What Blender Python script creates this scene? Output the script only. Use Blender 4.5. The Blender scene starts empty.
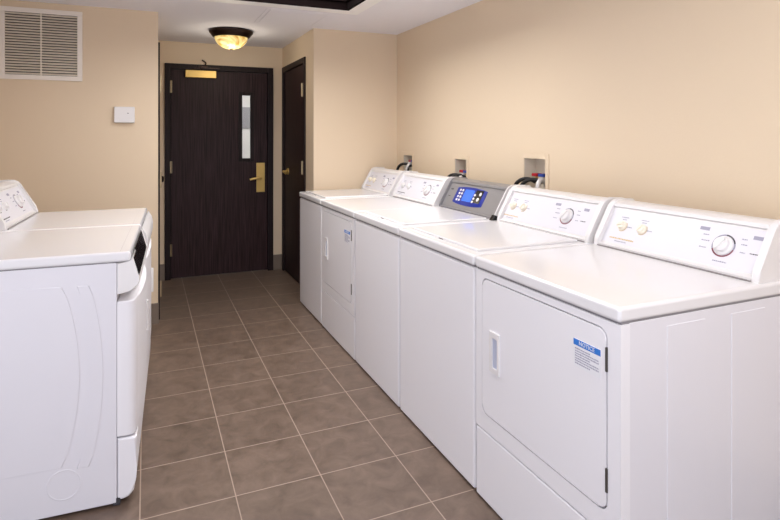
import bpy, bmesh, math, random
from mathutils import Matrix, Vector

# ------------------------------------------------------------------ camera, world, exposure
SC = bpy.context.scene
COL = SC.collection
cam_data = bpy.data.cameras.new('camera')
cam = bpy.data.objects.new('camera', cam_data)
COL.objects.link(cam)
cam.location = (0, 0, 1.385)
cam.rotation_euler = (math.pi / 2, 0, -math.atan(243.5 / 558))
cam_data.sensor_width = 36
cam_data.lens = 36 * 558 / 780
cam_data.shift_y = -124 / 780
cam_data.clip_start = 0.02
SC.camera = cam

world = bpy.data.worlds.new('world')
SC.world = world
world.use_nodes = True
wn = world.node_tree.nodes
wn['Background'].inputs[0].default_value = (0.88, 0.90, 1.0, 1)
wn['Background'].inputs[1].default_value = 1.0

SC.view_settings.view_transform = 'Standard'
SC.view_settings.look = 'None'
SC.view_settings.gamma = 1
SC.view_settings.use_curve_mapping = False
SC.view_settings.exposure = 0.72

LIGHT_TRAY = 8.0      # emission strength of the diffuser in the ceiling tray
LIGHT_FILL = 3.0       # emission strength of the unseen panel added as fill light
LIGHT_DOME = 2.4       # energy of the point light added below the dome lamp glass


# ------------------------------------------------------------------ materials
def lin(c):
    c /= 255
    return c / 12.92 if c <= 0.04045 else ((c + 0.055) / 1.055) ** 2.4


def rgb(r, g, b):
    return (lin(r), lin(g), lin(b), 1)


def mat(name, col, rough=0.5, metal=0.0, coat=0.0, emit=0.0, noise=None, bump=None, ior=None, trans=0.0, ecol=None):
    m = bpy.data.materials.new(name)
    m.use_nodes = True
    nt = m.node_tree
    b = nt.nodes['Principled BSDF']
    b.inputs['Base Color'].default_value = col
    b.inputs['Roughness'].default_value = rough
    b.inputs['Metallic'].default_value = metal
    b.inputs['Coat Weight'].default_value = coat
    b.inputs['Coat Roughness'].default_value = 0.08
    b.inputs['Transmission Weight'].default_value = trans
    if ior:
        b.inputs['IOR'].default_value = ior
    if emit:
        b.inputs['Emission Color'].default_value = ecol or col
        b.inputs['Emission Strength'].default_value = emit
    tc = nt.nodes.new('ShaderNodeTexCoord')
    if noise:
        scale, amount, stretch = noise
        mp = nt.nodes.new('ShaderNodeMapping')
        mp.inputs['Scale'].default_value = stretch
        nt.links.new(tc.outputs['Object'], mp.inputs['Vector'])
        n = nt.nodes.new('ShaderNodeTexNoise')
        n.inputs['Scale'].default_value = scale
        n.inputs['Detail'].default_value = 5
        nt.links.new(mp.outputs[0], n.inputs['Vector'])
        r = nt.nodes.new('ShaderNodeMix')
        r.data_type = 'RGBA'
        nt.links.new(n.outputs['Fac'], r.inputs[0])
        r.inputs[6].default_value = tuple(x * (1 - amount) for x in col[:3]) + (1,)
        r.inputs[7].default_value = tuple(min(1, x * (1 + amount)) for x in col[:3]) + (1,)
        nt.links.new(r.outputs[2], b.inputs['Base Color'])
    if bump:
        scale, strength = bump
        n2 = nt.nodes.new('ShaderNodeTexNoise')
        n2.inputs['Scale'].default_value = scale
        n2.inputs['Detail'].default_value = 3
        nt.links.new(tc.outputs['Object'], n2.inputs['Vector'])
        bp = nt.nodes.new('ShaderNodeBump')
        bp.inputs['Strength'].default_value = strength
        bp.inputs['Distance'].default_value = 0.01
        nt.links.new(n2.outputs['Fac'], bp.inputs['Height'])
        nt.links.new(bp.outputs[0], b.inputs['Normal'])
    return m


def tile_material():
    m = bpy.data.materials.new('floor_tile')
    m.use_nodes = True
    nt = m.node_tree
    L = nt.links.new
    b = nt.nodes['Principled BSDF']
    tc = nt.nodes.new('ShaderNodeTexCoord')
    sep = nt.nodes.new('ShaderNodeSeparateXYZ')
    L(tc.outputs['Object'], sep.inputs[0])

    def mth(op, a, c=None, d=None):
        n = nt.nodes.new('ShaderNodeMath')
        n.operation = op
        for i, v in enumerate((a, c, d)):
            if v is None:
                continue
            if isinstance(v, (int, float)):
                n.inputs[i].default_value = v
            else:
                L(v, n.inputs[i])
        return n.outputs[0]

    ids, edges = [], []
    for out, off, size in ((sep.outputs[0], 0.022, 0.337), (sep.outputs[1], 0.112, 0.331)):
        t = mth('DIVIDE', mth('ADD', out, off), size)
        ids.append(mth('FLOOR', t))
        f = mth('FRACT', t)
        edges.append(mth('MULTIPLY', mth('MINIMUM', f, mth('SUBTRACT', 1.0, f)), size))
    e = mth('MINIMUM', edges[0], edges[1])
    ramp = nt.nodes.new('ShaderNodeMapRange')
    ramp.inputs['From Min'].default_value = 0.0012
    ramp.inputs['From Max'].default_value = 0.0030
    L(e, ramp.inputs['Value'])
    comb = nt.nodes.new('ShaderNodeCombineXYZ')
    L(ids[0], comb.inputs[0])
    L(ids[1], comb.inputs[1])
    wnz = nt.nodes.new('ShaderNodeTexWhiteNoise')
    wnz.noise_dimensions = '3D'
    L(comb.outputs[0], wnz.inputs['Vector'])
    # cloudy glaze that differs from tile to tile
    add = nt.nodes.new('ShaderNodeVectorMath')
    add.operation = 'MULTIPLY_ADD'
    L(comb.outputs[0], add.inputs[0])
    add.inputs[1].default_value = (7.3, 3.1, 0)
    L(tc.outputs['Object'], add.inputs[2])
    n1 = nt.nodes.new('ShaderNodeTexNoise')
    n1.inputs['Scale'].default_value = 11
    n1.inputs['Detail'].default_value = 6
    n1.inputs['Roughness'].default_value = 0.65
    n1.inputs['Distortion'].default_value = 0.6
    L(add.outputs[0], n1.inputs['Vector'])
    cr = nt.nodes.new('ShaderNodeValToRGB')
    cr.color_ramp.elements[0].position = 0.3
    cr.color_ramp.elements[0].color = rgb(92, 76, 65)
    cr.color_ramp.elements[1].position = 0.72
    cr.color_ramp.elements[1].color = rgb(123, 104, 91)
    L(n1.outputs['Fac'], cr.inputs[0])
    hs = nt.nodes.new('ShaderNodeHueSaturation')
    L(cr.outputs[0], hs.inputs['Color'])
    L(mth('MULTIPLY_ADD', wnz.outputs['Value'], 0.10, 0.95), hs.inputs['Value'])
    mix = nt.nodes.new('ShaderNodeMix')
    mix.data_type = 'RGBA'
    L(ramp.outputs[0], mix.inputs[0])
    mix.inputs[6].default_value = rgb(166, 146, 131)
    L(hs.outputs[0], mix.inputs[7])
    L(mix.outputs[2], b.inputs['Base Color'])
    L(mth('MULTIPLY_ADD', n1.outputs['Fac'], 0.2, 0.32), b.inputs['Roughness'])
    bp = nt.nodes.new('ShaderNodeBump')
    bp.inputs['Strength'].default_value = 0.35
    bp.inputs['Distance'].default_value = 0.003
    L(mth('ADD', ramp.outputs[0], mth('MULTIPLY', n1.outputs['Fac'], 0.25)), bp.inputs['Height'])
    L(bp.outputs[0], b.inputs['Normal'])
    return m


def wood_material(name, c0, c1, rough):
    m = bpy.data.materials.new(name)
    m.use_nodes = True
    nt = m.node_tree
    L = nt.links.new
    b = nt.nodes['Principled BSDF']
    tc = nt.nodes.new('ShaderNodeTexCoord')
    mp = nt.nodes.new('ShaderNodeMapping')
    mp.inputs['Scale'].default_value = (60, 60, 1.6)
    L(tc.outputs['Object'], mp.inputs[0])
    n = nt.nodes.new('ShaderNodeTexNoise')
    n.inputs['Scale'].default_value = 2.2
    n.inputs['Detail'].default_value = 7
    n.inputs['Distortion'].default_value = 0.4
    L(mp.outputs[0], n.inputs['Vector'])
    cr = nt.nodes.new('ShaderNodeValToRGB')
    cr.color_ramp.elements[0].position = 0.32
    cr.color_ramp.elements[0].color = c0
    cr.color_ramp.elements[1].position = 0.75
    cr.color_ramp.elements[1].color = c1
    L(n.outputs['Fac'], cr.inputs[0])
    L(cr.outputs[0], b.inputs['Base Color'])
    b.inputs['Roughness'].default_value = rough
    b.inputs['Specular IOR Level'].default_value = 0.22
    return m


M = {}
M['wall'] = mat('beige_paint', rgb(225, 205, 178), 0.75, bump=(90, 0.05), noise=(1.3, 0.02, (1, 1, 1)))
M['ceiling'] = mat('ceiling_paint', rgb(240, 238, 244), 0.85, bump=(60, 0.05))
M['ceiling_trim'] = mat('white_trim_paint', rgb(252, 251, 250), 0.5)
M['tray_wood'] = mat('black_stained_wood', rgb(12, 6, 6), 1.0)
M['tray_wood'].node_tree.nodes['Principled BSDF'].inputs['Specular IOR Level'].default_value = 0.05
M['tile'] = tile_material()
M['base_tile'] = mat('baseboard_tile', rgb(124, 110, 99), 0.45, noise=(9, 0.12, (1, 1, 1)))
M['wood'] = wood_material('espresso_wood', rgb(30, 15, 16), rgb(66, 45, 48), 0.5)
M['wood_frame'] = wood_material('espresso_frame', rgb(26, 16, 17), rgb(44, 31, 32), 0.5)
M['brass'] = mat('satin_brass', rgb(216, 182, 108), 0.4, 0.55)
M['bronze'] = mat('dark_bronze', rgb(48, 32, 26), 0.35, 0.6)
M['chrome'] = mat('brushed_nickel', rgb(200, 182, 150), 0.35, 1.0)
M['white'] = mat('white_enamel', rgb(234, 232, 236), 0.42)
M['white_top'] = mat('glossy_worktop_enamel', rgb(227, 225, 227), 0.16, coat=0.3)
M['white_side'] = mat('white_painted_steel', rgb(224, 222, 228), 0.33)
M['white_plastic'] = mat('white_plastic', rgb(229, 226, 226), 0.35)
M['face'] = mat('console_face', rgb(224, 222, 229), 0.4)
M['cream'] = mat('cream_knob', rgb(244, 236, 218), 0.4)
M['gold_ink'] = mat('gold_ink', rgb(214, 184, 128), 0.5)
M['grey_ink'] = mat('grey_ink', rgb(160, 158, 176), 0.6)
M['dark_ink'] = mat('dark_ink', rgb(70, 66, 72), 0.6)
M['maroon_ink'] = mat('maroon_ink', rgb(128, 60, 74), 0.6)
M['blue_ink'] = mat('blue_ink', rgb(44, 118, 205), 0.5)
M['paper'] = mat('sticker_paper', rgb(232, 232, 236), 0.5)
M['silver'] = mat('silver_panel', rgb(150, 148, 150), 0.38, 0.45)
M['navy'] = mat('navy_panel', rgb(14, 40, 140), 0.3)
M['lcd'] = mat('lcd_screen', rgb(52, 108, 226), 0.3, emit=0.12)
M['black'] = mat('black_gloss', rgb(14, 14, 17), 0.15)
M['rubber'] = mat('black_rubber', rgb(20, 19, 20), 0.45)
M['gap_shade'] = mat('dark_gap', rgb(58, 56, 60), 0.7)
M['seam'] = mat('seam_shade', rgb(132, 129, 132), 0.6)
M['groove_shade'] = mat('painted_groove_shade', rgb(140, 134, 134), 0.6)
M['steel'] = mat('dark_hinge_steel', rgb(92, 88, 84), 0.4, 0.7)
M['cup'] = mat('handle_cup', rgb(186, 192, 212), 0.3)
M['box_in'] = mat('outlet_box_plastic', rgb(222, 212, 196), 0.5)
M['valve_red'] = mat('red_valve', rgb(176, 32, 44), 0.4)
M['valve_blue'] = mat('blue_valve', rgb(36, 66, 150), 0.4)
M['braid'] = mat('braided_steel', rgb(205, 202, 200), 0.35, 0.4)
M['grille'] = mat('grille_paint', rgb(240, 232, 224), 0.5)
M['slat'] = mat('grille_slat', rgb(238, 228, 214), 0.55)
M['duct_shade'] = mat('painted_duct_shade', rgb(84, 74, 68), 0.8)
M['pale'] = mat('hall_paint', rgb(214, 210, 204), 0.8)
M['hallfloor'] = mat('hall_floor', rgb(120, 108, 98), 0.5)
M['diffuser'] = mat('light_diffuser', (1, 1, 1, 1), 0.6, emit=LIGHT_TRAY, ecol=(1.0, 0.99, 0.98, 1))
M['fill_glow'] = mat('fill_panel_glow', (1, 1, 1, 1), 0.6, emit=LIGHT_FILL, ecol=(1.0, 0.985, 0.97, 1))
M['diffuser3'] = mat('light_diffuser_hall', (1, 1, 1, 1), 0.6, emit=6.0, ecol=(1, 1, 1, 1))


def clear_glass():
    m = bpy.data.materials.new('clear_glass')
    m.use_nodes = True
    nt = m.node_tree
    b = nt.nodes['Principled BSDF']
    b.inputs['Base Color'].default_value = (0.95, 0.97, 0.97, 1)
    b.inputs['Roughness'].default_value = 0.02
    b.inputs['Transmission Weight'].default_value = 1
    b.inputs['IOR'].default_value = 1.15
    return m


M['glass'] = clear_glass()


def alabaster():
    m = bpy.data.materials.new('alabaster_glass')
    m.use_nodes = True
    nt = m.node_tree
    L = nt.links.new
    b = nt.nodes['Principled BSDF']
    b.inputs['Roughness'].default_value = 0.25
    tc = nt.nodes.new('ShaderNodeTexCoord')
    n = nt.nodes.new('ShaderNodeTexNoise')
    n.inputs['Scale'].default_value = 9
    n.inputs['Detail'].default_value = 4
    n.inputs['Distortion'].default_value = 1.5
    L(tc.outputs['Object'], n.inputs['Vector'])
    cr = nt.nodes.new('ShaderNodeValToRGB')
    cr.color_ramp.elements[0].position = 0.35
    cr.color_ramp.elements[0].color = (0.50, 0.30, 0.06, 1)
    cr.color_ramp.elements[1].position = 0.62
    cr.color_ramp.elements[1].color = (1.0, 0.82, 0.38, 1)
    L(n.outputs['Fac'], cr.inputs[0])
    L(cr.outputs[0], b.inputs['Base Color'])
    L(cr.outputs[0], b.inputs['Emission Color'])
    b.inputs['Emission Strength'].default_value = 0.55
    return m


M['alabaster'] = alabaster()


# ------------------------------------------------------------------ mesh helpers
class MB:
    """collects shapes into one mesh object"""

    def __init__(self):
        self.bm = bmesh.new()
        self.mats = []
        self.mtx = None

    def mi(self, m):
        if m not in self.mats:
            self.mats.append(m)
        return self.mats.index(m)

    def merge(self, t, m):
        i = self.mi(m)
        bmesh.ops.recalc_face_normals(t, faces=t.faces)
        for f in t.faces:
            f.material_index = i
        if self.mtx is not None:
            t.transform(self.mtx)
        me = bpy.data.meshes.new('tmp')
        t.to_mesh(me)
        t.free()
        self.bm.from_mesh(me)
        bpy.data.meshes.remove(me)

    def box(self, x0, x1, y0, y1, z0, z1, m, bev=0, seg=2, axis=None, pick=None):
        t = bmesh.new()
        bmesh.ops.create_cube(t, size=1)
        for v in t.verts:
            v.co = Vector((x0 if v.co.x < 0 else x1, y0 if v.co.y < 0 else y1, z0 if v.co.z < 0 else z1))
        if bev:
            es = []
            for e in t.edges:
                d = e.verts[1].co - e.verts[0].co
                a = 'xyz'[max(range(3), key=lambda k: abs(d[k]))]
                mid = (e.verts[0].co + e.verts[1].co) / 2
                if (axis is None or a in axis) and (pick is None or pick(mid)):
                    es.append(e)
            bmesh.ops.bevel(t, geom=es, offset=bev, segments=seg, profile=0.5, affect='EDGES', clamp_overlap=True)
        self.merge(t, m)
        return self

    def prism(self, prof, axis, c0, c1, m, bev=0, seg=2):
        """closed outline extruded along an axis; outline pairs are the other two axes in xyz order"""
        t = bmesh.new()

        def P(a, b, c):
            return {'x': (c, a, b), 'y': (a, c, b), 'z': (a, b, c)}[axis]
        v0 = [t.verts.new(P(a, b, c0)) for a, b in prof]
        v1 = [t.verts.new(P(a, b, c1)) for a, b in prof]
        f0 = t.faces.new(v0)
        f1 = t.faces.new(v1)
        n = len(prof)
        for i in range(n):
            t.faces.new((v0[i], v0[(i + 1) % n], v1[(i + 1) % n], v1[i]))
        if bev:
            es = list(set(f0.edges) | set(f1.edges))
            bmesh.ops.bevel(t, geom=es, offset=bev, segments=seg, profile=0.5, affect='EDGES', clamp_overlap=True)
        self.merge(t, m)
        return self

    def tube(self, pts, r, m, seg=10, sub=6, caps=True):
        pts = [Vector(p) for p in pts]
        path = []
        if len(pts) > 2 and sub > 1:
            q = [pts[0]] + pts + [pts[-1]]
            for i in range(1, len(q) - 2):
                for k in range(sub):
                    u = k / sub
                    a, b, c, d = q[i - 1], q[i], q[i + 1], q[i + 2]
                    path.append(0.5 * ((2 * b) + (c - a) * u + (2 * a - 5 * b + 4 * c - d) * u * u + (3 * b - a - 3 * c + d) * u ** 3))
            path.append(pts[-1])
        else:
            path = pts
        t = bmesh.new()
        rings = []
        up = None
        for i, p in enumerate(path):
            tan = (path[min(i + 1, len(path) - 1)] - path[max(i - 1, 0)]).normalized()
            if up is None:
                up = tan.orthogonal().normalized()
            up = (up - tan * up.dot(tan)).normalized()
            s = tan.cross(up)
            rings.append([t.verts.new(p + r * (math.cos(2 * math.pi * k / seg) * up + math.sin(2 * math.pi * k / seg) * s)) for k in range(seg)])
        for a, b in zip(rings, rings[1:]):
            for k in range(seg):
                t.faces.new((a[k], a[(k + 1) % seg], b[(k + 1) % seg], b[k]))
        if caps:
            t.faces.new(rings[0])
            t.faces.new(rings[-1])
        self.merge(t, m)
        return self

    def lathe(self, prof, m, seg=32, a0=0.0, a1=2 * math.pi, at=None):
        """(radius, height) outline turned about the local z axis (of self.mtx), moved by at"""
        t = bmesh.new()
        full = abs(a1 - a0 - 2 * math.pi) < 1e-6
        n = seg if full else seg + 1
        cols = []
        o = Vector(at or (0, 0, 0))
        for k in range(n):
            a = a0 + (a1 - a0) * k / seg
            cols.append([t.verts.new(o + Vector((r * math.cos(a), r * math.sin(a), h))) for r, h in prof])
        for k in range(seg if full else seg):
            A, B = cols[k], cols[(k + 1) % n]
            for i in range(len(prof) - 1):
                if prof[i][0] == 0 and prof[i + 1][0] == 0:
                    continue
                try:
                    t.faces.new((A[i], B[i], B[i + 1], A[i + 1]))
                except ValueError:
                    pass
        bmesh.ops.remove_doubles(t, verts=t.verts, dist=1e-6)
        self.merge(t, m)
        return self

    def hole_panel(self, outer, inner, rad, front, back, m, arc=8, thick=None, floor=None):
        """flat panel in local u,v (self.mtx) with a rounded opening; front/back are heights along n"""
        u0, u1, v0, v1 = outer
        a0, a1, b0, b1 = inner
        t = bmesh.new()
        ins, outs = [], []
        cs = [(a1 - rad, b1 - rad, 0), (a0 + rad, b1 - rad, 90), (a0 + rad, b0 + rad, 180), (a1 - rad, b0 + rad, 270)]
        oc = [(u1, v1), (u0, v1), (u0, v0), (u1, v0)]
        for q, (cx, cy, d) in enumerate(cs):
            for k in range(arc + 1):
                a = math.radians(d + 90 * k / arc)
                x, y = cx + rad * math.cos(a), cy + rad * math.sin(a)
                ins.append((x, y))
                X, Y = oc[q]
                first_vertical = q in (0, 2)
                if k == arc / 2:
                    outs.append((X, Y))
                elif (k < arc / 2) == first_vertical:
                    outs.append((X, y))
                else:
                    outs.append((x, Y))
        n = len(ins)
        vi = [t.verts.new((x, y, front)) for x, y in ins]
        vo = [t.verts.new((x, y, front)) for x, y in outs]
        vb = [t.verts.new((x, y, back)) for x, y in ins]
        vr = [t.verts.new((x, y, back)) for x, y in outs]
        for i in range(n):
            j = (i + 1) % n
            t.faces.new((vo[i], vo[j], vi[j], vi[i]))
            t.faces.new((vi[i], vi[j], vb[j], vb[i]))
            t.faces.new((vo[j], vo[i], vr[i], vr[j]))
            t.faces.new((vr[i], vr[j], vb[j], vb[i]))
        bmesh.ops.remove_doubles(t, verts=t.verts, dist=1e-6)
        self.merge(t, m)
        return self

    def rslab(self, rect, rad, n0, n1, m, bev=0.003, arc=8):
        """rounded-corner slab in local u,v from height n0 to n1"""
        a0, a1, b0, b1 = rect
        pts = []
        for cx, cy, d in [(a1 - rad, b1 - rad, 0), (a0 + rad, b1 - rad, 90), (a0 + rad, b0 + rad, 180), (a1 - rad, b0 + rad, 270)]:
            for k in range(arc + 1):
                a = math.radians(d + 90 * k / arc)
                pts.append((cx + rad * math.cos(a), cy + rad * math.sin(a)))
        self.prism(pts, 'z', n0, n1, m, bev)
        return self

    def text(self, body, size, m, at=(0, 0, 0)):
        cu = bpy.data.curves.new('lettering', 'FONT')
        cu.body = body
        cu.size = size
        cu.extrude = 0.0003
        cu.align_x = 'CENTER'
        cu.align_y = 'CENTER'
        cu.resolution_u = 2
        o = bpy.data.objects.new('lettering_tmp', cu)
        COL.objects.link(o)
        bpy.context.view_layer.update()
        me = bpy.data.meshes.new_from_object(o.evaluated_get(bpy.context.evaluated_depsgraph_get()))
        bpy.data.objects.remove(o)
        bpy.data.curves.remove(cu)
        t = bmesh.new()
        t.from_mesh(me)
        bpy.data.meshes.remove(me)
        t.transform(Matrix.Translation(at))
        self.merge(t, m)
        return self

    def ink(self, u0, u1, v0, v1, m, n=0.0004):
        """printed patch in local u,v"""
        self.box(u0, u1, v0, v1, 0, n, m)
        return self

    def print_line(self, u0, u1, v, h, m, rnd, n=0.0004):
        """a line of unreadably small print"""
        u = u0
        while u < u1:
            w = rnd.uniform(0.6, 1.6) * h
            self.box(u, min(u + w, u1), v - h / 2, v + h / 2 * rnd.uniform(0.5, 1), 0, n, m)
            u += w + 0.35 * h
        return self

    def build(self, name, parent=None, sharp=35):
        me = bpy.data.meshes.new(name)
        self.bm.to_mesh(me)
        self.bm.free()
        for m in self.mats:
            me.materials.append(m)
        me.polygons.foreach_set('use_smooth', [True] * len(me.polygons))
        me.set_sharp_from_angle(angle=math.radians(sharp))
        o = bpy.data.objects.new(name, me)
        COL.objects.link(o)
        wnm = o.modifiers.new('face_weighted_normals', 'WEIGHTED_NORMAL')
        wnm.keep_sharp = True
        wnm.weight = 100
        if parent is not None:
            o.parent = parent
        return o


def thing(name, label, cat, loc=(0, 0, 0), rotz=0.0, group=None):
    o = bpy.data.objects.new(name, None)
    o.empty_display_size = 0.1
    COL.objects.link(o)
    o.location = loc
    o.rotation_euler = (0, 0, rotz)
    o['label'] = label
    o['category'] = cat
    if group:
        o['group'] = group
    return o


def structure(o, label=None):
    o['kind'] = 'structure'
    if label:
        o['label'] = label
    return o


def frame(origin, u, v):
    """matrix whose local x,y,z are u, v and their outward normal"""
    u = Vector(u).normalized()
    v = Vector(v).normalized()
    n = u.cross(v)
    return Matrix(((u.x, v.x, n.x, origin[0]), (u.y, v.y, n.y, origin[1]), (u.z, v.z, n.z, origin[2]), (0, 0, 0, 1)))


# ------------------------------------------------------------------ room shell
XR = 2.077           # right wall
YP = 4.60            # partition that closes the machine bay
XP = 1.30            # right side of the door niche
YD = 5.784           # wall with the entrance door
XN = 0.079           # left side of the door niche
YL = 4.458           # wall with the return-air grille
XL = -1.05           # left wall
Y0 = -1.3            # rear end of the room that is built
ZC = 2.30
T = 0.12

OPEN = [  # recesses for the hose outlet boxes: y0, y1, z0, z1
    (2.545, 2.745, 1.035, 1.257),
    (3.395, 3.565, 1.01, 1.222),
    (4.275, 4.455, 1.01, 1.222),
]

b = MB()
b.box(XL - T, XR + T, Y0, YD + T, -0.08, 0, M['tile'])
structure(b.build('floor'))

b = MB()
y = Y0
for (a0, a1, z0, z1) in OPEN:
    b.box(XR, XR + T, y, a0, 0, ZC, M['wall'])
    b.box(XR, XR + T, a0, a1, 0, z0, M['wall'])
    b.box(XR, XR + T, a0, a1, z1, ZC, M['wall'])
    y = a1
b.box(XR, XR + T, y, YP + T, 0, ZC, M['wall'])
structure(b.build('wall_right'))

b = MB()
b.box(XP, XR, YP, YP + T, 0, ZC, M['wall'])
structure(b.build('wall_partition'))

# niche right side with the opening of the side door
D2 = (4.905, 5.70, 2.045)
b = MB()
b.box(XP, XP + T, YP + T, D2[0], 0, ZC, M['wall'])
b.box(XP, XP + T, D2[0], D2[1], D2[2], ZC, M['wall'])
b.box(XP, XP + T, D2[1], YD, 0, ZC, M['wall'])
structure(b.build('wall_niche_right'))

# end wall with the entrance opening
D1 = (0.21, 1.15, 2.036)
b = MB()
b.box(XN - T, D1[0], YD, YD + T, 0, ZC, M['wall'])
b.box(D1[0], D1[1], YD, YD + T, D1[2], ZC, M['wall'])
b.box(D1[1], XP + T, YD, YD + T, 0, ZC, M['wall'])
structure(b.build('wall_end'))

# niche left side with another door seen edge-on
D3 = (4.60, 5.45, 2.045)
b = MB()
b.box(XN - T, XN, YL + T, D3[0], 0, ZC, M['wall'])
b.box(XN - T, XN, D3[0], D3[1], D3[2], ZC, M['wall'])
b.box(XN - T, XN, D3[1], YD, 0, ZC, M['wall'])
structure(b.build('wall_niche_left'))

b = MB()
b.box(XL, XN, YL, YL + T, 0, ZC, M['wall'], 0.004, 2, 'z', lambda p: p.x > 0 and p.y < YL + 0.01)
structure(b.build('wall_left_front'))

b = MB()
b.box(XL - T, XL, 2.05, YL + T, 0, ZC, M['wall'])
structure(b.build('wall_left'))

# ceiling with the opening of the light tray
TX0, TX1, TY0, TY1 = 0.20, 1.325, 2.55, 3.775
RX0, RX1, RY0, RY1 = 0.20, 1.32, -0.1, 1.1
b = MB()
b.box(XL - T, TX0, Y0, YD + T, ZC, ZC + 0.1, M['ceiling'])
b.box(TX1, XR + T, Y0, YD + T, ZC, ZC + 0.1, M['ceiling'])
b.box(TX0, TX1, TY1, YD + T, ZC, ZC + 0.1, M['ceiling'])
b.box(TX0, TX1, Y0, TY0, ZC, ZC + 0.1, M['ceiling'])
structure(b.build('ceiling'))

# baseboards
b = MB()
b.box(XN, D1[0] - 0.05, YD - 0.012, YD, 0, 0.155, M['base_tile'], 0.002)
b.box(D1[1] + 0.05, XP, YD - 0.012, YD, 0, 0.155, M['base_tile'], 0.002)
structure(b.build('baseboard_end'))
b = MB()
b.box(XL, XN + 0.004, YL - 0.012, YL, 0, 0.155, M['base_tile'], 0.002)
structure(b.build('baseboard_left'))
b = MB()
b.box(XP + 0.0, XR, YP - 0.012, YP, 0, 0.155, M['base_tile'], 0.002)
structure(b.build('baseboard_partition'))
b = MB()
b.box(XR - 0.012, XR, Y0, YP - 0.012, 0, 0.155, M['base_tile'], 0.002)
structure(b.build('baseboard_right'))

# corridor seen through the door's narrow window
b = MB()
b.box(-0.6, 3.0, 7.6, 7.7, 0, ZC, M['pale'])
b.box(-0.7, -0.6, YD + T, 7.7, 0, ZC, M['pale'])
b.box(3.0, 3.1, YD + T, 7.7, 0, ZC, M['pale'])
structure(b.build('wall_corridor'))
b = MB()
b.box(-0.7, 3.1, YD + T, 7.7, -0.08, 0, M['hallfloor'])
structure(b.build('floor_corridor'))
b = MB()
b.box(-0.7, 3.1, YD + T, 7.7, ZC, ZC + 0.1, M['ceiling'])
structure(b.build('ceiling_corridor'))
b = MB()
b.box(1.1, 2.3, 6.3, 6.9, ZC - 0.03, ZC - 0.001, M['diffuser3'], 0.005)
o = b.build('corridor_light')
structure(o)


board = MB()
board.box(0.86, 1.62, 7.58, 7.599, 1.49, 1.77, M['silver'], 0.004)
o = board.build('notice_board')
o['label'] = 'grey board on the corridor wall glimpsed through the narrow door window'
o['category'] = 'board'


# ------------------------------------------------------------------ doors
def hinge_mb(mtx, h, m):
    k = MB()
    k.mtx = mtx
    k.tube([(0, -h / 2, 0.006), (0, h / 2, 0.006)], 0.007, m, 10, 1)
    k.box(-0.009, 0.009, -h / 2, h / 2, -0.001, 0.003, m)
    return k


def lever(parent, mtx, plate, metal, direction=-1, length=0.115):
    """handle set: plate with a lever that turns on a short neck"""
    k = MB()
    k.mtx = mtx
    w, lo, hi = plate
    if w > 0:
        k.box(-w / 2, w / 2, lo, hi, 0, 0.011, metal, 0.003)
    else:
        k.lathe([(0, 0), (0.033, 0), (0.033, 0.008), (0.026, 0.013), (0, 0.013)], metal, 24)
    pl = k.build('handle_plate', parent)
    k = MB()
    k.mtx = mtx
    k.tube([(0, 0, 0.008), (0, 0, 0.055)], 0.012, metal, 12, 1)
    k.tube([(0, 0, 0.052), (direction * 0.035, 0.002, 0.056), (direction * 0.08, -0.004, 0.054), (direction * length, -0.012, 0.05)], 0.0115, metal, 12, 5)
    k.build('lever', pl)
    return pl


# entrance door (faces -y)
FY = YD - 0.012
d1 = thing('door_1', 'dark brown entrance door with brass closer, narrow window and lever', 'door', (0.68, YD, 0))
d1['kind'] = 'structure'


def place(o):
    """keep world coordinates while parented to an empty that is only moved"""
    o.location = -o.parent.location
    return o


b = MB()
b.box(0.16, 0.213, FY - 0.012, YD + T, 0, 2.086, M['wood_frame'], 0.003)
b.box(1.147, 1.20, FY - 0.012, YD + T, 0, 2.086, M['wood_frame'], 0.003)
b.box(0.213, 1.147, FY - 0.012, YD + T, 2.032, 2.086, M['wood_frame'], 0.003)
b.box(0.213, 0.228, YD + 0.05, YD + T, 0, 2.032, M['wood_frame'])
b.box(1.132, 1.147, YD + 0.05, YD + T, 0, 2.032, M['wood_frame'])
place(b.build('frame', d1))
b = MB()
LX0, LX1, LY0, LY1 = 0.217, 1.143, YD + 0.002, YD + 0.047
GX0, GX1, GZ0, GZ1 = 0.885, 0.975, 1.155, 1.80
b.box(LX0, GX0, LY0, LY1, 0.008, 2.028, M['wood'])
b.box(GX1, LX1, LY0, LY1, 0.008, 2.028, M['wood'])
b.box(GX0, GX1, LY0, LY1, 0.008, GZ0, M['wood'])
b.box(GX0, GX1, LY0, LY1, GZ1, 2.028, M['wood'])
leaf = place(b.build('door_leaf', d1))
b = MB()
for x0, x1, z0, z1 in ((GX0 - 0.03, GX0 + 0.004, GZ0 - 0.03, GZ1 + 0.03), (GX1 - 0.004, GX1 + 0.03, GZ0 - 0.03, GZ1 + 0.03),
                       (GX0 + 0.004, GX1 - 0.004, GZ0 - 0.03, GZ0 + 0.004), (GX0 + 0.004, GX1 - 0.004, GZ1 - 0.004, GZ1 + 0.03)):
    b.box(x0, x1, LY0 - 0.010, LY0 + 0.012, z0, z1, M['wood_frame'], 0.003)
wf = b.build('window_frame', leaf)
b = MB()
b.box(GX0, GX1, LY0 + 0.018, LY0 + 0.024, GZ0, GZ1, M['glass'])
b.build('window_pane', leaf)
for zc in (0.285, 1.085, 1.86):
    k = hinge_mb(frame((0.2165, FY - 0.013, zc), (1, 0, 0), (0, 0, 1)), 0.115, M['chrome'])
    place(k.build('hinge', d1))
b = MB()
b.box(0.345, 0.632, LY0 - 0.055, LY0, 1.955, 2.026, M['brass'], 0.004)
cl = place(b.build('door_closer', d1))
b = MB()
b.tube([(0.50, LY0 - 0.035, 2.024), (0.50, LY0 - 0.035, 2.05)], 0.012, M['bronze'], 10, 1)
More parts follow.
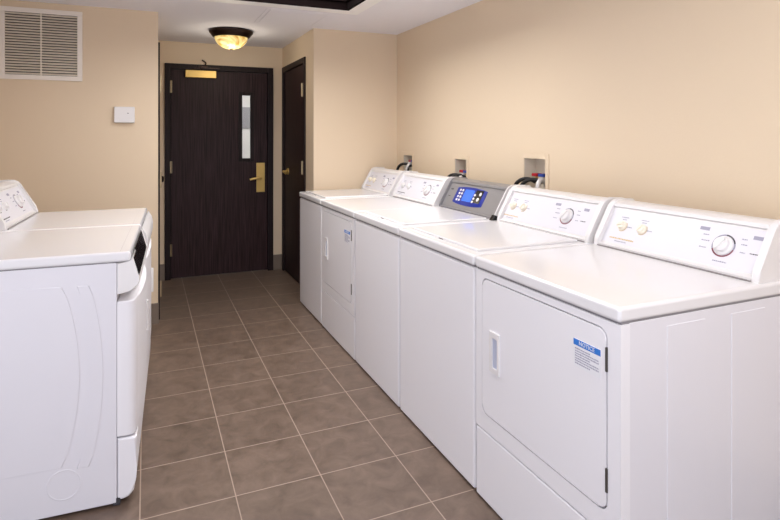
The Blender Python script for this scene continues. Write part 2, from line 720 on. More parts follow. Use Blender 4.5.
b.box(0.49, 0.66, LY0 - 0.085, LY0 - 0.068, 2.043, 2.053, M['bronze'], 0.002)
b.box(0.43, 0.66, LY0 - 0.043, LY0 - 0.027, 2.043, 2.053, M['bronze'], 0.002)
b.box(0.47, 0.55, FY - 0.034, FY - 0.011, 2.05, 2.075, M['bronze'], 0.003)
b.tube([(0.52, FY - 0.022, 2.07), (0.535, FY - 0.024, 2.10), (0.50, FY - 0.022, 2.13)], 0.007, M['bronze'], 8, 4)
b.build('closer_arm', cl)
hm = frame((1.073, LY0, 0.955), (1, 0, 0), (0, 0, 1))
pl = lever(d1, hm, (0.085, -0.145, 0.155), M['brass'], -1, 0.115)
place(pl)
b = MB()
b.box(1.128, 1.142, LY0 - 0.002, LY0, 1.35, 1.75, M['wood_frame'])
place(b.build('edge_guard', d1))

# side door of the niche (faces -x)
d2 = thing('door_2', 'dark brown side door at the end of the right wall, seen at a steep angle', 'door', (XP, 5.3, 0))
d2['kind'] = 'structure'
b = MB()
b.box(XP - 0.014, XP + T, 4.853, D2[0] + 0.002, 0, 2.092, M['wood_frame'], 0.003)
b.box(XP - 0.014, XP + T, D2[1] - 0.002, 5.752, 0, 2.092, M['wood_frame'], 0.003)
b.box(XP - 0.014, XP + T, D2[0] + 0.002, D2[1] - 0.002, D2[2] - 0.005, 2.092, M['wood_frame'], 0.003)
place(b.build('frame', d2))
b = MB()
b.box(XP + 0.004, XP + 0.048, D2[0] + 0.005, D2[1] - 0.005, 0.008, D2[2] - 0.008, M['wood'])
place(b.build('door_leaf', d2))
for zc in (0.285, 1.10, 1.80):
    k = hinge_mb(frame((XP - 0.015, D2[0] + 0.004, zc), (0, -1, 0), (0, 0, 1)), 0.12, M['chrome'])
    place(k.build('hinge', d2))
pl = lever(d2, frame((XP + 0.004, 5.54, 1.03), (0, -1, 0), (0, 0, 1)), (0, 0, 0), M['brass'], 1, 0.11)
place(pl)

# closed door on the niche's left side (faces +x)
d3 = thing('door_3', 'dark door frame seen edge-on at the left of the entrance niche', 'door', (XN, 5.0, 0))
d3['kind'] = 'structure'
b = MB()
b.box(XN - T, XN + 0.014, 4.55, D3[0], 0, 2.092, M['wood_frame'], 0.003)
b.box(XN - T, XN + 0.014, D3[1], 5.50, 0, 2.092, M['wood_frame'], 0.003)
b.box(XN - T, XN + 0.014, D3[0], D3[1], D3[2] - 0.003, 2.092, M['wood_frame'], 0.003)
place(b.build('frame', d3))
b = MB()
b.box(XN - 0.05, XN - 0.006, D3[0] + 0.003, D3[1] - 0.003, 0.008, D3[2] - 0.006, M['wood'])
place(b.build('door_leaf', d3))
for zc in (0.22, 1.05, 1.78):
    k = hinge_mb(frame((XN + 0.0145, D3[0] + 0.002, zc), (0, 1, 0), (0, 0, 1)), 0.12, M['chrome'])
    place(k.build('hinge', d3))
b = MB()
b.mtx = frame((XN - 0.006, 5.38, 1.0), (0, 1, 0), (0, 0, 1))
b.lathe([(0, 0), (0.03, 0), (0.03, 0.006), (0.012, 0.012), (0.012, 0.035), (0.027, 0.045), (0.029, 0.058), (0.02, 0.068), (0, 0.07)], M['bronze'], 20)
place(b.build('knob', d3))

# ------------------------------------------------------------------ ceiling fittings
tray = thing('ceiling_light_tray', 'recessed ceiling light tray with dark wood sides and white trim', 'ceiling light', ((TX0 + TX1) / 2, (TY0 + TY1) / 2, ZC))
w = 0.10
b = MB()
b.box(TX0 - 0.0, TX1 + w, TY1 - 0.0, TY1 + w, ZC - 0.022, ZC, M['ceiling_trim'], 0.004)
b.box(TX0 - w, TX1 + w, TY0 - w, TY0, ZC - 0.022, ZC, M['ceiling_trim'], 0.004)
b.box(TX0 - w, TX0, TY0, TY1 + w, ZC - 0.022, ZC, M['ceiling_trim'], 0.004)
b.box(TX1, TX1 + w, TY0, TY1, ZC - 0.022, ZC, M['ceiling_trim'], 0.004)
place(b.build('trim', tray))
b = MB()
DT = 0.34
b.box(TX0, TX1, TY1 - 0.02, TY1, ZC - 0.02, ZC + DT, M['tray_wood'])
b.box(TX0, TX1, TY0, TY0 + 0.02, ZC - 0.02, ZC + DT, M['tray_wood'])
b.box(TX0, TX0 + 0.02, TY0 + 0.02, TY1 - 0.02, ZC - 0.02, ZC + DT, M['tray_wood'])
b.box(TX1 - 0.02, TX1, TY0 + 0.02, TY1 - 0.02, ZC - 0.02, ZC + DT, M['tray_wood'])
b.box(TX0 + 0.02, TX1 - 0.02, TY1 - 0.035, TY1 - 0.02, ZC + 0.035, ZC + 0.06, M['tray_wood'], 0.003)
b.box(TX1 - 0.035, TX1 - 0.02, TY0 + 0.02, TY1 - 0.035, ZC + 0.035, ZC + 0.06, M['tray_wood'], 0.003)
place(b.build('wood_surround', tray))
b = MB()
b.box(TX0 + 0.02, TX1 - 0.02, TY0 + 0.02, TY1 - 0.02, ZC + DT - 0.04, ZC + DT - 0.02, M['diffuser'])
place(b.build('diffuser', tray))

rear = thing('ceiling_fill_panel', 'added fill light panel on the ceiling, out of view', 'ceiling light', ((RX0 + RX1) / 2, (RY0 + RY1) / 2, ZC))  # unseen glowing panel, added to brighten the room
b = MB()
b.box(RX0, RX1, RY0, RY0 + 0.04, ZC - 0.05, ZC, M['ceiling_trim'], 0.004)
b.box(RX0, RX1, RY1 - 0.04, RY1, ZC - 0.05, ZC, M['ceiling_trim'], 0.004)
b.box(RX0, RX0 + 0.04, RY0 + 0.04, RY1 - 0.04, ZC - 0.05, ZC, M['ceiling_trim'], 0.004)
b.box(RX1 - 0.04, RX1, RY0 + 0.04, RY1 - 0.04, ZC - 0.05, ZC, M['ceiling_trim'], 0.004)
rear['kind'] = 'structure'
place(b.build('frame', rear))
b = MB()
b.box(RX0 + 0.04, RX1 - 0.04, RY0 + 0.04, RY1 - 0.04, ZC - 0.13, ZC - 0.02, M['fill_glow'], 0.02, 3)
place(b.build('diffuser', rear))

hatch = thing('ceiling_access_panel', 'flat painted access panel in the ceiling before the entrance niche', 'access panel', (1.03, 4.27, ZC))
b = MB()
b.box(0.82, 1.245, 4.03, 4.52, ZC - 0.006, ZC, M['ceiling'], 0.003)
place(b.build('panel', hatch))
b = MB()
for x0, x1, y0, y1 in ((0.79, 0.817, 4.0, 4.55), (1.248, 1.275, 4.0, 4.55), (0.817, 1.248, 4.0, 4.027), (0.817, 1.248, 4.523, 4.55)):
    b.box(x0, x1, y0, y1, ZC - 0.004, ZC, M['ceiling'], 0.0015)
place(b.build('frame', hatch))

dome = thing('dome_ceiling_lamp', 'lit dome ceiling lamp with amber glass and dark bronze rim before the door', 'ceiling light', (0.675, 5.0, ZC))
b = MB()
b.lathe([(0, -0.001), (0.178, -0.001), (0.186, -0.010), (0.184, -0.020), (0.172, -0.034), (0.160, -0.052), (0.146, -0.062), (0.138, -0.062), (0.138, -0.04), (0, -0.04)], M['bronze'], 48)
b.build('rim', dome)
b = MB()
R0 = 0.140
b.lathe([(R0 * math.cos(a), -0.052 - 0.108 * math.sin(a)) for a in [math.pi / 2 * k / 14 for k in range(14)]] + [(0.0, -0.16)], M['alabaster'], 40)
b.build('glass_shade', dome)
b = MB()
b.lathe([(0, -0.156), (0.014, -0.157), (0.016, -0.165), (0.008, -0.174), (0, -0.176)], M['bronze'], 16)
b.build('finial', dome)
ld = bpy.data.lights.new('dome_helper_light', 'POINT')
ld.energy = LIGHT_DOME
ld.color = (1, 0.89, 0.72)
ld.shadow_soft_size = 0.08
lo = bpy.data.objects.new('dome_helper_light', ld)
COL.objects.link(lo)
lo.parent = dome
lo.location = (0, 0, -0.28)  # hangs below the glass, added to light the niche

# ------------------------------------------------------------------ wall fittings
gr = thing('air_return_grille', 'white louvred air return grille high on the left beige wall', 'air vent', (-0.656, YL, 2.01))
GX = (-0.900, -0.412, 1.768, 2.254)
b = MB()
f = 0.032
b.box(GX[0], GX[1], YL - 0.014, YL, GX[3] - f, GX[3], M['grille'], 0.003)
b.box(GX[0], GX[1], YL - 0.014, YL, GX[2], GX[2] + f, M['grille'], 0.003)
b.box(GX[0], GX[0] + f, YL - 0.014, YL, GX[2] + f, GX[3] - f, M['grille'], 0.003)
b.box(GX[1] - f, GX[1], YL - 0.014, YL, GX[2] + f, GX[3] - f, M['grille'], 0.003)
place(b.build('frame', gr))
b = MB()
b.box(GX[0] + f, GX[1] - f, YL - 0.0016, YL, GX[2] + f, GX[3] - f, M['duct_shade'])  # dark plate instead of depth, shade behind the louvres put into its colour
place(b.build('backing', gr))
b = MB()
n = 23
zz0, zz1 = GX[2] + f, GX[3] - f
for i in range(n):
    zc = zz0 + (i + 0.5) * (zz1 - zz0) / n
    b.prism([(YL - 0.013, zc - 0.0045), (YL - 0.0118, zc - 0.0065), (YL - 0.0012, zc + 0.0040), (YL - 0.002, zc + 0.006)], 'x', GX[0] + f, GX[1] - f, M['slat'])
place(b.build('louvres', gr))
b = MB()
xm = -0.66
b.box(xm - 0.004, xm + 0.004, YL - 0.0145, YL - 0.0125, zz0, zz1, M['slat'])
place(b.build('mullion', gr))

th = thing('thermostat', 'small white wall box below and right of the air grille', 'thermostat', (-0.145, YL, 1.537))
b = MB()
b.box(-0.212, -0.078, YL - 0.032, YL, 1.48, 1.595, M['white_plastic'], 0.005, 3)
place(b.build('casing', th))
b = MB()
b.box(-0.126, -0.118, YL - 0.0335, YL - 0.031, 1.546, 1.551, M['dark_ink'])
place(b.build('indicator', th))


def outlet_box(idx, label, detail):
    a0, a1, z0, z1 = OPEN[idx]
    yc = (a0 + a1) / 2
    o = thing('hose_outlet_box', label, 'outlet box', (XR, yc, z0), 0, 'hose outlet boxes on the right wall')
    W = a1 - a0
    H = z1 - z0
    h = W / 2
    e = 0.002
    k = MB()      # recessed tray: back and four sides
    k.box(0.085, 0.09, -h + e, h - e, e, H - e, M['box_in'])
    k.box(0, 0.085, -h + e, -h + 0.006, e, H - e, M['box_in'])
    k.box(0, 0.085, h - 0.006, h - e, e, H - e, M['box_in'])
    k.box(0, 0.085, -h + 0.006, h - 0.006, e, 0.006, M['box_in'])
    k.box(0, 0.085, -h + 0.006, h - 0.006, H - 0.006, H - e, M['box_in'])
    k.build('recess', o)
    k = MB()
    fl = 0.026
    k.box(-0.006, -0.0005, -h - fl, -h + 0.004, -fl, H + fl, M['wall'], 0.002)
    k.box(-0.006, -0.0005, h - 0.004, h + fl, -fl, H + fl, M['wall'], 0.002)
    k.box(-0.006, -0.0005, -h + 0.004, h - 0.004, -fl, 0.004, M['wall'], 0.002)
    k.box(-0.006, -0.0005, -h + 0.004, h - 0.004, H - 0.004, H + fl, M['wall'], 0.002)
    k.build('flange', o)
    zv = detail['z']
    for nm, yy, m in (('hot_valve', detail['hot'], M['valve_red']), ('cold_valve', detail['cold'], M['valve_blue'])):
        k = MB()
        k.tube([(0.082, yy, zv - 0.045), (0.01, yy, zv - 0.045)], 0.011, M['brass'], 10, 1)
        k.tube([(0.022, yy, zv - 0.05), (0.022, yy, zv - 0.012)], 0.009, M['brass'], 10, 1)
        k.box(0.002, 0.044, yy - 0.024, yy + 0.024, zv - 0.014, zv + 0.004, m, 0.004)
        va = k.build(nm, o)
        sign = 1
        hose = MB()
        if nm == 'hot_valve' or detail['both_black']:
            hose.tube([(0.012, yy, zv - 0.047), (-0.022, yy + 0.016, zv - 0.030), (-0.055, yy + 0.052, zv - 0.038), (-0.074, yy + 0.085, zv - 0.085), (-0.076, yy + 0.095, zv - 0.2), (-0.076, yy + 0.09, 0.55 - z0)], 0.0115, M['rubber'], 10, 6)
        else:
            hose.tube([(0.012, yy, zv - 0.047), (-0.010, yy, zv - 0.045), (-0.03, yy, zv - 0.075), (-0.036, yy + 0.0, zv - 0.2), (-0.036, yy, 0.55 - z0)], 0.0105, M['rubber'], 10, 6)
        hose.build('supply_hose', va)
    k = MB()
    yd = detail['drain']
    k.tube([(0.05, yd, zv - 0.10), (0.02, yd, zv - 0.042), (-0.008, yd, zv - 0.030), (-0.034, yd - 0.004, zv - 0.075), (-0.038, yd - 0.01, zv - 0.2), (-0.038, yd, 0.55 - z0)], 0.0145, M['braid'], 12, 6)
    k.build('drain_hose', o)
    return o


outlet_box(0, 'beige hose outlet box in the right wall nearest the camera, with red and blue valves', dict(z=0.128, hot=0.012, cold=-0.046, drain=-0.062, both_black=True))
outlet_box(1, 'middle one of three hose outlet boxes, behind the silver machine console', dict(z=0.125, hot=0.006, cold=-0.045, drain=-0.03, both_black=True))
outlet_box(2, 'smallest-looking hose outlet box, farthest along the right wall near the corner', dict(z=0.165, hot=-0.02, cold=-0.06, drain=-0.045, both_black=False))


# ------------------------------------------------------------------ machines
ZB = 0.876     # top of the cabinet
ZT = 0.922     # top of the worktop
FB, FT = (0.600, 0.936), (0.680, 1.078)      # console face, foot and head (x, z)
SV = (FT[0] - FB[0], 0, FT[1] - FB[1])
SL = math.hypot(SV[0], SV[2])


def face_frame(y, v, off=0.0):
    """frame on the sloping console face: y across, v from 0 at the foot to 1 at the head"""
    m = frame((FB[0] + SV[0] * v, y, FB[1] + SV[2] * v), (0, -1, 0), SV)
    return m @ Matrix.Translation((0, 0, off))


def console(root, y0, y1, seed, style, dial_y=0.22, accent='gold_ink', knobs=(0.615, 0.515)):
    rnd = random.Random(seed)
    k = MB()
    prof = [(0.584, ZT - 0.004), (0.584, 0.932), (0.5975, 0.9365), (0.678, 1.0805), (0.671, 1.084), (0.676, 1.096), (0.692, 1.104), (0.72, 1.107), (0.785, 1.101), (0.795, 1.09), (0.80, ZT - 0.004)]
    cw = 0.026 if style != 'silver' else 0.008
    body_m = M['white_plastic'] if style != 'silver' else M['silver']
    k.prism(prof, 'y', y0 + cw, y1 - cw, M['white_plastic'] if style != 'silver' else M['silver'])
    k.box(0.5755, 0.585, y0 + cw, y1 - cw, ZT - 0.001, ZT + 0.0035, M['groove_shade'])  # grey strip paints a shadow line along the console foot
    con = k.build('console', root)
    cap = [(0.579, ZT - 0.004), (0.581, 0.938), (0.589, 0.958), (0.664, 1.086), (0.676, 1.102), (0.696, 1.111), (0.725, 1.113), (0.79, 1.109), (0.80, 1.093), (0.805, ZT - 0.004)]
    for a, bb in ((y0, y0 + cw), (y1 - cw, y1)):
        k = MB()
        k.prism(cap, 'y', a, bb, M['white_plastic'] if style != 'silver' or a == y0 else M['silver'], 0.006 if style != 'silver' else 0.002, 3)
        k.build('end_cap', con)
    k = MB()
    half = (y1 - y0) / 2 - cw - 0.003
    yc = (y0 + y1) / 2
    k.mtx = face_frame(yc, 0)
    fm = M['silver'] if style == 'silver' else M['face']
    k.box(-half, half, 0.006, SL - 0.005, 0, 0.003, fm, 0.001)
    k.box(-half, half, SL - 0.005, SL - 0.001, 0, 0.0012, M['groove_shade'])  # grey strip paints the shadow line under the console lip
    fp = k.build('faceplate', con)
    if style == 'silver':
        k = MB()
        k.mtx = face_frame(0.358, 0, 0.003)
        # bowed navy key panel
        pts = []
        hw = 0.166
        for i in range(13):
            u = -hw + 2 * hw * i / 12
            pts.append((u, 0.036 - 0.012 * (1 - (u / hw) ** 2)))
        for i in range(13):
            u = hw - 2 * hw * i / 12
            pts.append((u * (1 - 0.0), 0.136 + 0.012 * (1 - (u / hw) ** 2)))
        k.prism(pts, 'z', 0, 0.002, M['navy'], 0.0006)
        kp = k.build('key_panel', con)
        k = MB()
        k.mtx = face_frame(0.358, 0, 0.005)
        k.rslab((-0.07, 0.035, 0.052, 0.130), 0.008, 0, 0.0014, M['lcd'], 0.0004)
        k.build('display', con)
        KF = face_frame(0.358, 0, 0.005)
        k = MB()
        k.mtx = KF
        k.box(0.05, 0.130, 0.052, 0.136, 0, 0.0008, M['black'])
        k.build('key_field', con)
        spots = [(-0.125, 0.055 + 0.022 * r) for r in range(4)] + [(-0.096, 0.055 + 0.022 * r) for r in range(4)] + [(0.054, 0.057 + 0.022 * r) for r in range(3)]
        for uu, vv in spots:
            k = MB()
            k.mtx = KF
            k.rslab((uu - 0.009, uu + 0.009, vv - 0.007, vv + 0.007), 0.004, 0, 0.0022, M['white_plastic'], 0.0006, 3)
            k.build('key', con)
        for uu, vv in ((0.108, 0.112), (0.102, 0.076)):
            k = MB()
            k.mtx = KF
            k.lathe([(0, 0), (0.012, 0), (0.011, 0.003), (0, 0.0035)], M['white_plastic'], 16, at=(uu, vv, 0))
            k.build('key', con)
        k = MB()
        k.mtx = face_frame(0.358, 0, 0.003)
        k.print_line(-0.247, -0.217, 0.120, 0.010, M['dark_ink'], rnd)
        k.build('printed_mark', con)
        k = MB()
        k.mtx = face_frame(0.358, 0, 0.003)
        k.print_line(-0.245, -0.222, 0.072, 0.006, M['dark_ink'], rnd)
        k.build('printed_mark', con)
        return con
    # dial with printed scale
    k = MB()
    k.mtx = face_frame(dial_y, 0.50, 0.0032)
    for a0, a1, m in ((20, 90, 'dark_ink'), (90, 205, 'grey_ink'), (205, 345, 'maroon_ink'), (345, 380, 'grey_ink')):
        k.lathe([(0.0365, 0), (0.0415, 0), (0.0415, 0.0006), (0.0365, 0.0006), (0.0365, 0)], M[m], 20, math.radians(a0), math.radians(a1))
    k.build('dial_ring', con)
    for (u, v, w, m) in ((-0.085, 0.03, 0.022, 'grey_ink'), (-0.085, 0.008, 0.03, 'grey_ink'), (-0.085, -0.018, 0.026, 'grey_ink'), (-0.02, -0.058, 0.05, 'grey_ink'),
                         (0.055, 0.035, 0.018, 'grey_ink'), (0.058, 0.016, 0.02, 'grey_ink'), (0.062, -0.012, 0.018, 'grey_ink'), (0.095, -0.01, 0.03, 'dark_ink')):
        k = MB()
        k.mtx = face_frame(dial_y, 0.50, 0.0032)
        k.print_line(u, u + w, v, 0.0045, M[m], rnd)
        k.build('printed_legend', con)
    for u0, u1, v0, v1 in ((-0.105, -0.068, 0.045, 0.058), (0.090, 0.122, 0.040, 0.053)):
        k = MB()
        k.mtx = face_frame(dial_y, 0.50, 0.0032)
        k.ink(u0, u1, v0, v1, M['grey_ink'])
        k.build('printed_block', con)
    k = MB()
    k.mtx = face_frame(dial_y, 0.50, 0.0032)
    k.lathe([(0, 0), (0.0345, 0), (0.0345, 0.004), (0.031, 0.007), (0.027, 0.009), (0.025, 0.019), (0.022, 0.021), (0, 0.021)], M['white_plastic'], 36)
    k.mtx = k.mtx @ Matrix.Rotation(math.radians(60), 4, 'Z')
    k.box(-0.024, 0.024, -0.005, 0.005, 0.019, 0.027, M['white_plastic'], 0.002)
    k.build('timer_dial', con)
    for kn, ky in enumerate(knobs):
        k = MB()
        k.mtx = face_frame(ky, 0.52, 0.0032)
        m = M['cream'] if accent == 'gold_ink' else M['white_plastic']
        k.lathe([(0, 0), (0.021, 0), (0.021, 0.003), (0.0165, 0.005), (0.015, 0.015), (0.013, 0.0165), (0, 0.0165)], m, 28)
        k.mtx = k.mtx @ Matrix.Rotation(math.radians(20 + 40 * kn), 4, 'Z')
        k.box(-0.015, 0.015, -0.0035, 0.0035, 0.015, 0.021, m, 0.001)
        k.build('knob', con)
        k = MB()
        k.mtx = face_frame(ky, 0.52, 0.0032)
        k.print_line(-0.018, 0.02, 0.038, 0.004, M['grey_ink'], rnd)
        k.print_line(-0.010, 0.012, 0.028, 0.004, M['grey_ink'], rnd)
        k.print_line(0.026, 0.05, -0.002, 0.0045, M['grey_ink'], rnd)
        k.lathe([(0.0225, 0), (0.0248, 0), (0.0248, 0.0005), (0.0225, 0.0005), (0.0225, 0)], M[accent], 16, math.radians(250), math.radians(400))
        k.build('knob_scale', con)
    k = MB()
    k.mtx = face_frame((knobs[0] + knobs[1]) / 2 + 0.03, 0.13, 0.0032)
    k.print_line(-0.062, 0.062, 0.006, 0.006, M['gold_ink'] if accent == 'gold_ink' else M['dark_ink'], rnd)
    k.print_line(-0.03, 0.03, -0.006, 0.004, M['grey_ink'], rnd)
    k.build('printed_mark', con)
    return con


def notice(parent, y, z, w, h, wedge=0.0):
    """paper notice on a door front (faces -x), upper right corner at y,z"""
    rnd = random.Random(5)
    k = MB()
    k.mtx = frame((-0.0022, y + w, z), (0, -1, 0), (0, 0, 1))
    k.box(0, w, -h, 0, -0.0006, 0.0006, M['paper'])
    k.mtx = k.mtx @ Matrix.Translation((0, 0, 0.0006))
    k.ink(0.0, w, -h * 0.22, 0, M['blue_ink'])
    for i in range(7):
        vv = -h * (0.33 + 0.088 * i)
        k.print_line(0.006, w * (0.93 if i % 3 else 0.62), vv, 0.0042, M['grey_ink'], rnd)
    k.mtx = frame((-0.0022, y + w, z), (0, -1, 0), (0, 0, 1)) @ Matrix.Translation((0, 0, 0.0012))
    k.text('NOTICE', h * 0.21, M['paper'], (w / 2, -h * 0.112, 0))
    st = k.build('notice_sticker', parent)
    st['label'] = 'blue and white notice sticker'


def feet(root, W, m, xs=(0.09, 0.66)):
    for x in xs:
        for yy in (0.06, W - 0.06):
            k = MB()
            k.mtx = Matrix.Translation((x, yy, 0))
            k.lathe([(0, 0), (0.022, 0), (0.022, 0.012), (0.008, 0.016), (0.008, 0.034), (0, 0.034)], m, 14)
            k.build('foot', root)


def worktop(root, W, m):
    k = MB()
    k.box(-0.006, 0.80, -0.001, W + 0.001, ZB + 0.0035, ZT, m, 0.011, 4)
    k.box(0.006, 0.79, 0.004, W - 0.004, ZB - 0.002, ZB + 0.008, M['seam'])
    return k.build('worktop', root)


def dryer(label, x, y0, y1, seed, dial_y, accent, group, knobs=(0.615, 0.515), cdx=0.0):
    W = y1 - y0
    root = thing('clothes_dryer', label, 'clothes dryer', (x, y0, 0), 0, group)
    # cabinet body behind the front panel, with pressed ribs on its sides
    k = MB()
    k.box(0.034, 0.795, 0.0015, W - 0.0015, 0.02, ZB, M['white_side'], 0.003)
    for a, c in ((0.175, 0.33), (0.445, 0.60)):
        k.box(a, c, -0.0005, 0.003, 0.06, 0.850, M['white_side'], 0.0015, 2)
    body = k.build('cabinet', root)
    F = frame((0, W / 2, 0), (0, -1, 0), (0, 0, 1))       # u to the right seen from the front, v up, n to the viewer
    h = W / 2
    zs = 0.272
    du0, du1, dz0, dz1 = -h + 0.042, h - 0.047, 0.338, 0.850
    k = MB()
    k.mtx = F
    k.hole_panel((-h, h, zs + 0.003, ZB - 0.002), (du0, du1, dz0, dz1), 0.032, 0, -0.034, M['white'])
    k.mtx = None
    k.box(0.020, 0.033, 0.03, W - 0.03, zs + 0.02, ZB - 0.02, M['gap_shade'])  # dark backing stands in for the shade in the gap around the door
    k.build('front_panel', root)
    k = MB()
    k.box(0.0, 0.033, 0, W, 0.007, zs - 0.003, M['white'], 0.006, 3)
    k.build('lower_panel', root)
    k = MB()
    k.mtx = F
    g = 0.0042
    k.rslab((du0 + g, du1 - g, dz0 + g, dz1 - g), 0.029, -0.018, 0.0015, M['white'], 0.004)
    door = k.build('door', root)
    # recessed pull near the far edge
    k = MB()
    k.mtx = frame((-0.0015, W - 0.132, 0.591), (0, -1, 0), (0, 0, 1))
    k.hole_panel((-0.030, 0.030, -0.074, 0.074), (-0.014, 0.020, -0.056, 0.054), 0.006, 0.007, 0, M['white_plastic'])
    k.build('handle', door)
    k = MB()
    k.mtx = frame((-0.0015, W - 0.132, 0.591), (0, -1, 0), (0, 0, 1))
    k.rslab((-0.015, 0.021, -0.057, 0.055), 0.006, 0.0, 0.0008, M['cup'], 0.0002, 4)
    k.build('handle_cup', door)
    for zc in (0.765, 0.43):
        k = MB()
        k.box(-0.004, 0.008, 0.0455, 0.0535, zc - 0.034, zc + 0.034, M['steel'], 0.002)
        k.build('hinge', door)
    notice(door, 0.070, 0.784, 0.108, 0.082)
    top = worktop(root, W, M['white_top'])
    con = console(root, 0.012, W - 0.001, seed, 'white', dial_y, accent, knobs)
    con.location.x = cdx
    feet(root, W, M['rubber'])
    return root


def washer(label, x, y0, y1, seed, style, group, cdx=0.0):
    W = y1 - y0
    root = thing('washing_machine', label, 'washing machine', (x, y0, 0), 0, group)
    k = MB()
    k.box(0.02, 0.795, 0.0015, W - 0.0015, 0.03, ZB - 0.002, M['white_side'], 0.003)
    k.build('cabinet', root)
    k = MB()
    k.box(0.0, 0.05, 0, W, 0.007, ZB - 0.003, M['white'], 0.011, 4)
    k.build('front_panel', root)
    worktop(root, W, M['white_top'])
    # lid with a raised rim and a finger notch
    k = MB()
    k.box(0.045, 0.56, 0.045, W - 0.045, ZT - 0.004, ZT + 0.010, M['white_top'], 0.009, 4)
    lid = k.build('lid', root)
    k = MB()
    k.box(0.0425, 0.054, W / 2 - 0.020, W / 2 + 0.016, ZT - 0.001, ZT + 0.004, M['steel'], 0.001)
    k.build('finger_notch', lid)
    con = console(root, 0.006, W - 0.003, seed, style, 0.205, 'gold_ink' if style == 'white' else 'dark_ink', (W - 0.075, W - 0.165))
    con.location.x = cdx
    if style == 'silver':
        k = MB()
        k.prism([(0.562, ZT), (0.582, ZT + 0.028), (0.60, ZT + 0.02), (0.60, ZT)], 'y', -0.001, 0.03, M['black'], 0.002)
        k.build('hinge_cover', con)
    feet(root, W, M['rubber'])
    return root


GRP = 'row of white laundry machines along the right wall'
XF = 1.17
dryer('white dryer nearest the camera, its ribbed side and whole square door in view', XF, 1.128, 1.848, 11, 0.170, 'gold_ink', GRP, cdx=0.008)
washer('white top-loading washer beside the nearest dryer, white console with round dial', XF, 1.862, 2.560, 12, 'white', GRP)
washer('white top-loading washer with silver console and blue lit display', XF, 2.574, 3.216, 13, 'silver', GRP)
dryer('white dryer second from the far end of the row, small blue notice on its door', XF, 3.230, 3.927, 14, 0.215, 'dark_ink', GRP, cdx=-0.02)
washer('white top-loading washer at the far end of the row, against the beige partition', XF, 3.941, 4.561, 15, 'white', GRP, cdx=-0.035)


# ------------------------------------------------------------------ front-loading pair on the left (local front faces -x, turned round)
ZF = 0.950


def plan(W, y_in, x_back, x_edge, x_mid, n=14):
    """bowed front outline seen from above"""
    pts = [(x_back, y_in), (x_edge + 0.03, y_in), (x_edge + 0.014, y_in + 0.004), (x_edge + 0.004, y_in + 0.014)]
    for i in range(n + 1):
        t = i / n
        yy = y_in + 0.03 + (W - 2 * y_in - 0.06) * t
        pts.append((x_edge + (x_mid - x_edge) * math.sin(math.pi * t) ** 0.8, yy))
    pts += [(x_edge + 0.004, W - y_in - 0.014), (x_edge + 0.014, W - y_in - 0.004), (x_edge + 0.03, W - y_in), (x_back, W - y_in)]
    return pts


TURN = 0.042


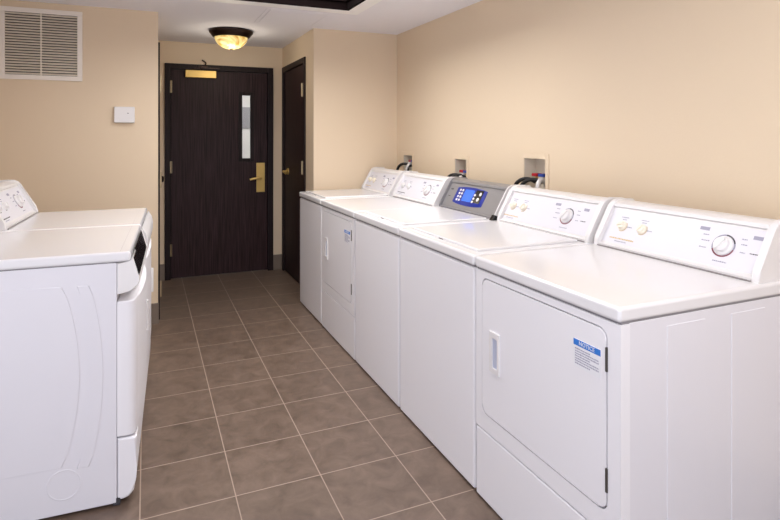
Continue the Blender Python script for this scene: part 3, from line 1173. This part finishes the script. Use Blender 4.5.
def front_loader(name, label, cat, xf, y0, W, far):
    # set a little askew, as the photograph shows
    root = thing(name, label, cat, (xf + W * math.sin(TURN), y0 + W * math.cos(TURN), 0), math.pi - TURN, 'pair of white front-loading machines on the left')
    # local y runs from the far side (0) to the side nearest the camera (W)
    k = MB()
    k.box(0.082, 0.76, 0.001, W - 0.001, 0.012, ZF - 0.040, M['white_side'], 0.003)

    # pressed shapes on the side nearest the camera
    def relief(pts, d, bev):
        k.prism(pts, 'y', W - 0.004, W - 0.001 + d, M['white_side'], bev, 2)

    def bow(xa, xb, z0, z1, n=16):
        return [(xa + (xb - xa) * math.sin(math.pi * i / n) ** 0.75, z0 + (z1 - z0) * i / n) for i in range(n + 1)]
    relief([(0.72, 0.178)] + bow(0.262, 0.205, 0.182, 0.838) + [(0.72, 0.846)], 0.0022, 0.003)
    relief([(0.213, 0.168)] + bow(0.174, 0.128, 0.168, 0.835) + [(0.213, 0.836)] + bow(0.213, 0.170, 0.836, 0.168)[1:-1], 0.0022, 0.003)
    k.mtx = frame((0.255, W - 0.001, 0.118), (-1, 0, 0), (0, 0, 1))
    k.lathe([(0.049, -0.001), (0.052, 0.0009), (0.055, 0.0009), (0.058, -0.001)], M['white_side'], 40)
    k.mtx = None
    k.build('cabinet', root)
    k = MB()
    k.box(0.034, 0.762, -0.001, W + 0.001, ZF - 0.038, ZF, M['white_top'], 0.010, 4)
    k.box(0.09, 0.75, 0.008, W - 0.003, ZF - 0.046, ZF - 0.034, M['seam'])
    top = k.build('worktop', root)
    k = MB()
    k.box(0.071, 0.0722, 0.02, W - 0.02, ZF - 0.0008, ZF + 0.0003, M['seam'])
    k.build('seam', top)
    # control pod with sloping panel
    k = MB()
    if far:
        prof = [(0.081, ZF - 0.041), (0.034, ZF - 0.039), (0.028, ZF - 0.018), (0.008, ZF - 0.050), (0.000, ZF - 0.085), (0.002, ZF - 0.125), (0.018, ZF - 0.165), (0.081, ZF - 0.17)]
    else:
        prof = [(0.081, ZF - 0.041), (0.034, ZF - 0.039), (0.028, ZF - 0.020), (0.006, ZF - 0.099), (0.003, ZF - 0.115), (0.010, ZF - 0.130), (0.036, ZF - 0.150), (0.081, ZF - 0.160)]
    k.prism(prof, 'y', 0.001, W - 0.001, M['white_plastic'], 0.004, 3)
    pod = k.build('control_pod', root)
    if not far:
        A, B = Vector((0.028, 0, ZF - 0.020)), Vector((0.006, 0, ZF - 0.099))
        LL = (A - B).length
        F = frame((B.x, W, B.z), (0, 1, 0), (A - B))
        for u0, u1, v1 in ((-0.14, -0.012, LL - 0.006), (-0.60, -0.152, LL + 0.006)):
            k = MB()
            k.mtx = frame((B.x, W, B.z), (0, -1, 0), (A - B))
            k.rslab((-u1, -u0, 0.003, v1), 0.006, -0.002, 0.002, M['black'], 0.0006, 4)
            k.build('control_panel', pod)
    # bowed front, door and kick panel
    k = MB()
    k.prism(plan(W, 0.001, 0.081, 0.016, 0.006), 'z', 0.256, ZF - (0.172 if far else 0.185), M['white'], 0.006, 3)
    k.build('front_panel', root)
    k = MB()
    k.prism(plan(W, 0.030 if far else 0.06, 0.03, 0.010, 0.002 if far else -0.002), 'z', 0.275, ZF - (0.178 if far else 0.19), M['white'], 0.012, 4)
    dr = k.build('door', root)
    k = MB()
    k.box(-0.004, 0.010, 0.075, 0.098, 0.46, 0.60, M['white_plastic'], 0.003)
    k.build('handle', dr)
    k = MB()
    pts = [(0.081, 0.020), (0.060, 0.020), (0.040, 0.026), (0.024, 0.046), (0.016, 0.09), (0.014, 0.14), (0.014, 0.246), (0.022, 0.250), (0.081, 0.250)]
    k.prism(pts, 'y', 0.001, W - 0.001, M['white'], 0.010, 4)
    k.build('kick_panel', root)
    k = MB()
    k.box(0.07, 0.095, 0.03, W - 0.0012, 0.004, 0.03, M['gap_shade'])
    k.build('plinth', root)
    feet(root, W, M['rubber'], (0.13, 0.68))
    if far:
        thing_console(root, W)
    return root


def thing_console(root, W):
    """rear console of the far machine; built with the same profile, moved to that machine's back"""
    con = console(root, 0.004, W - 0.02, 21, 'white', 0.20, 'dark_ink', (0.55, 0.45))
    con.location = (0.022, 0, ZF - ZT)
    return con


front_loader('washing_machine', 'white front-loading washer at the left edge, black control panel on its bowed front', 'washing machine', -0.020, 2.317, 0.683, False)
front_loader('clothes_dryer', 'white front-loading dryer on the left behind the front washer, rear console with dials', 'clothes dryer', 0.009, 3.012, 0.683, True)
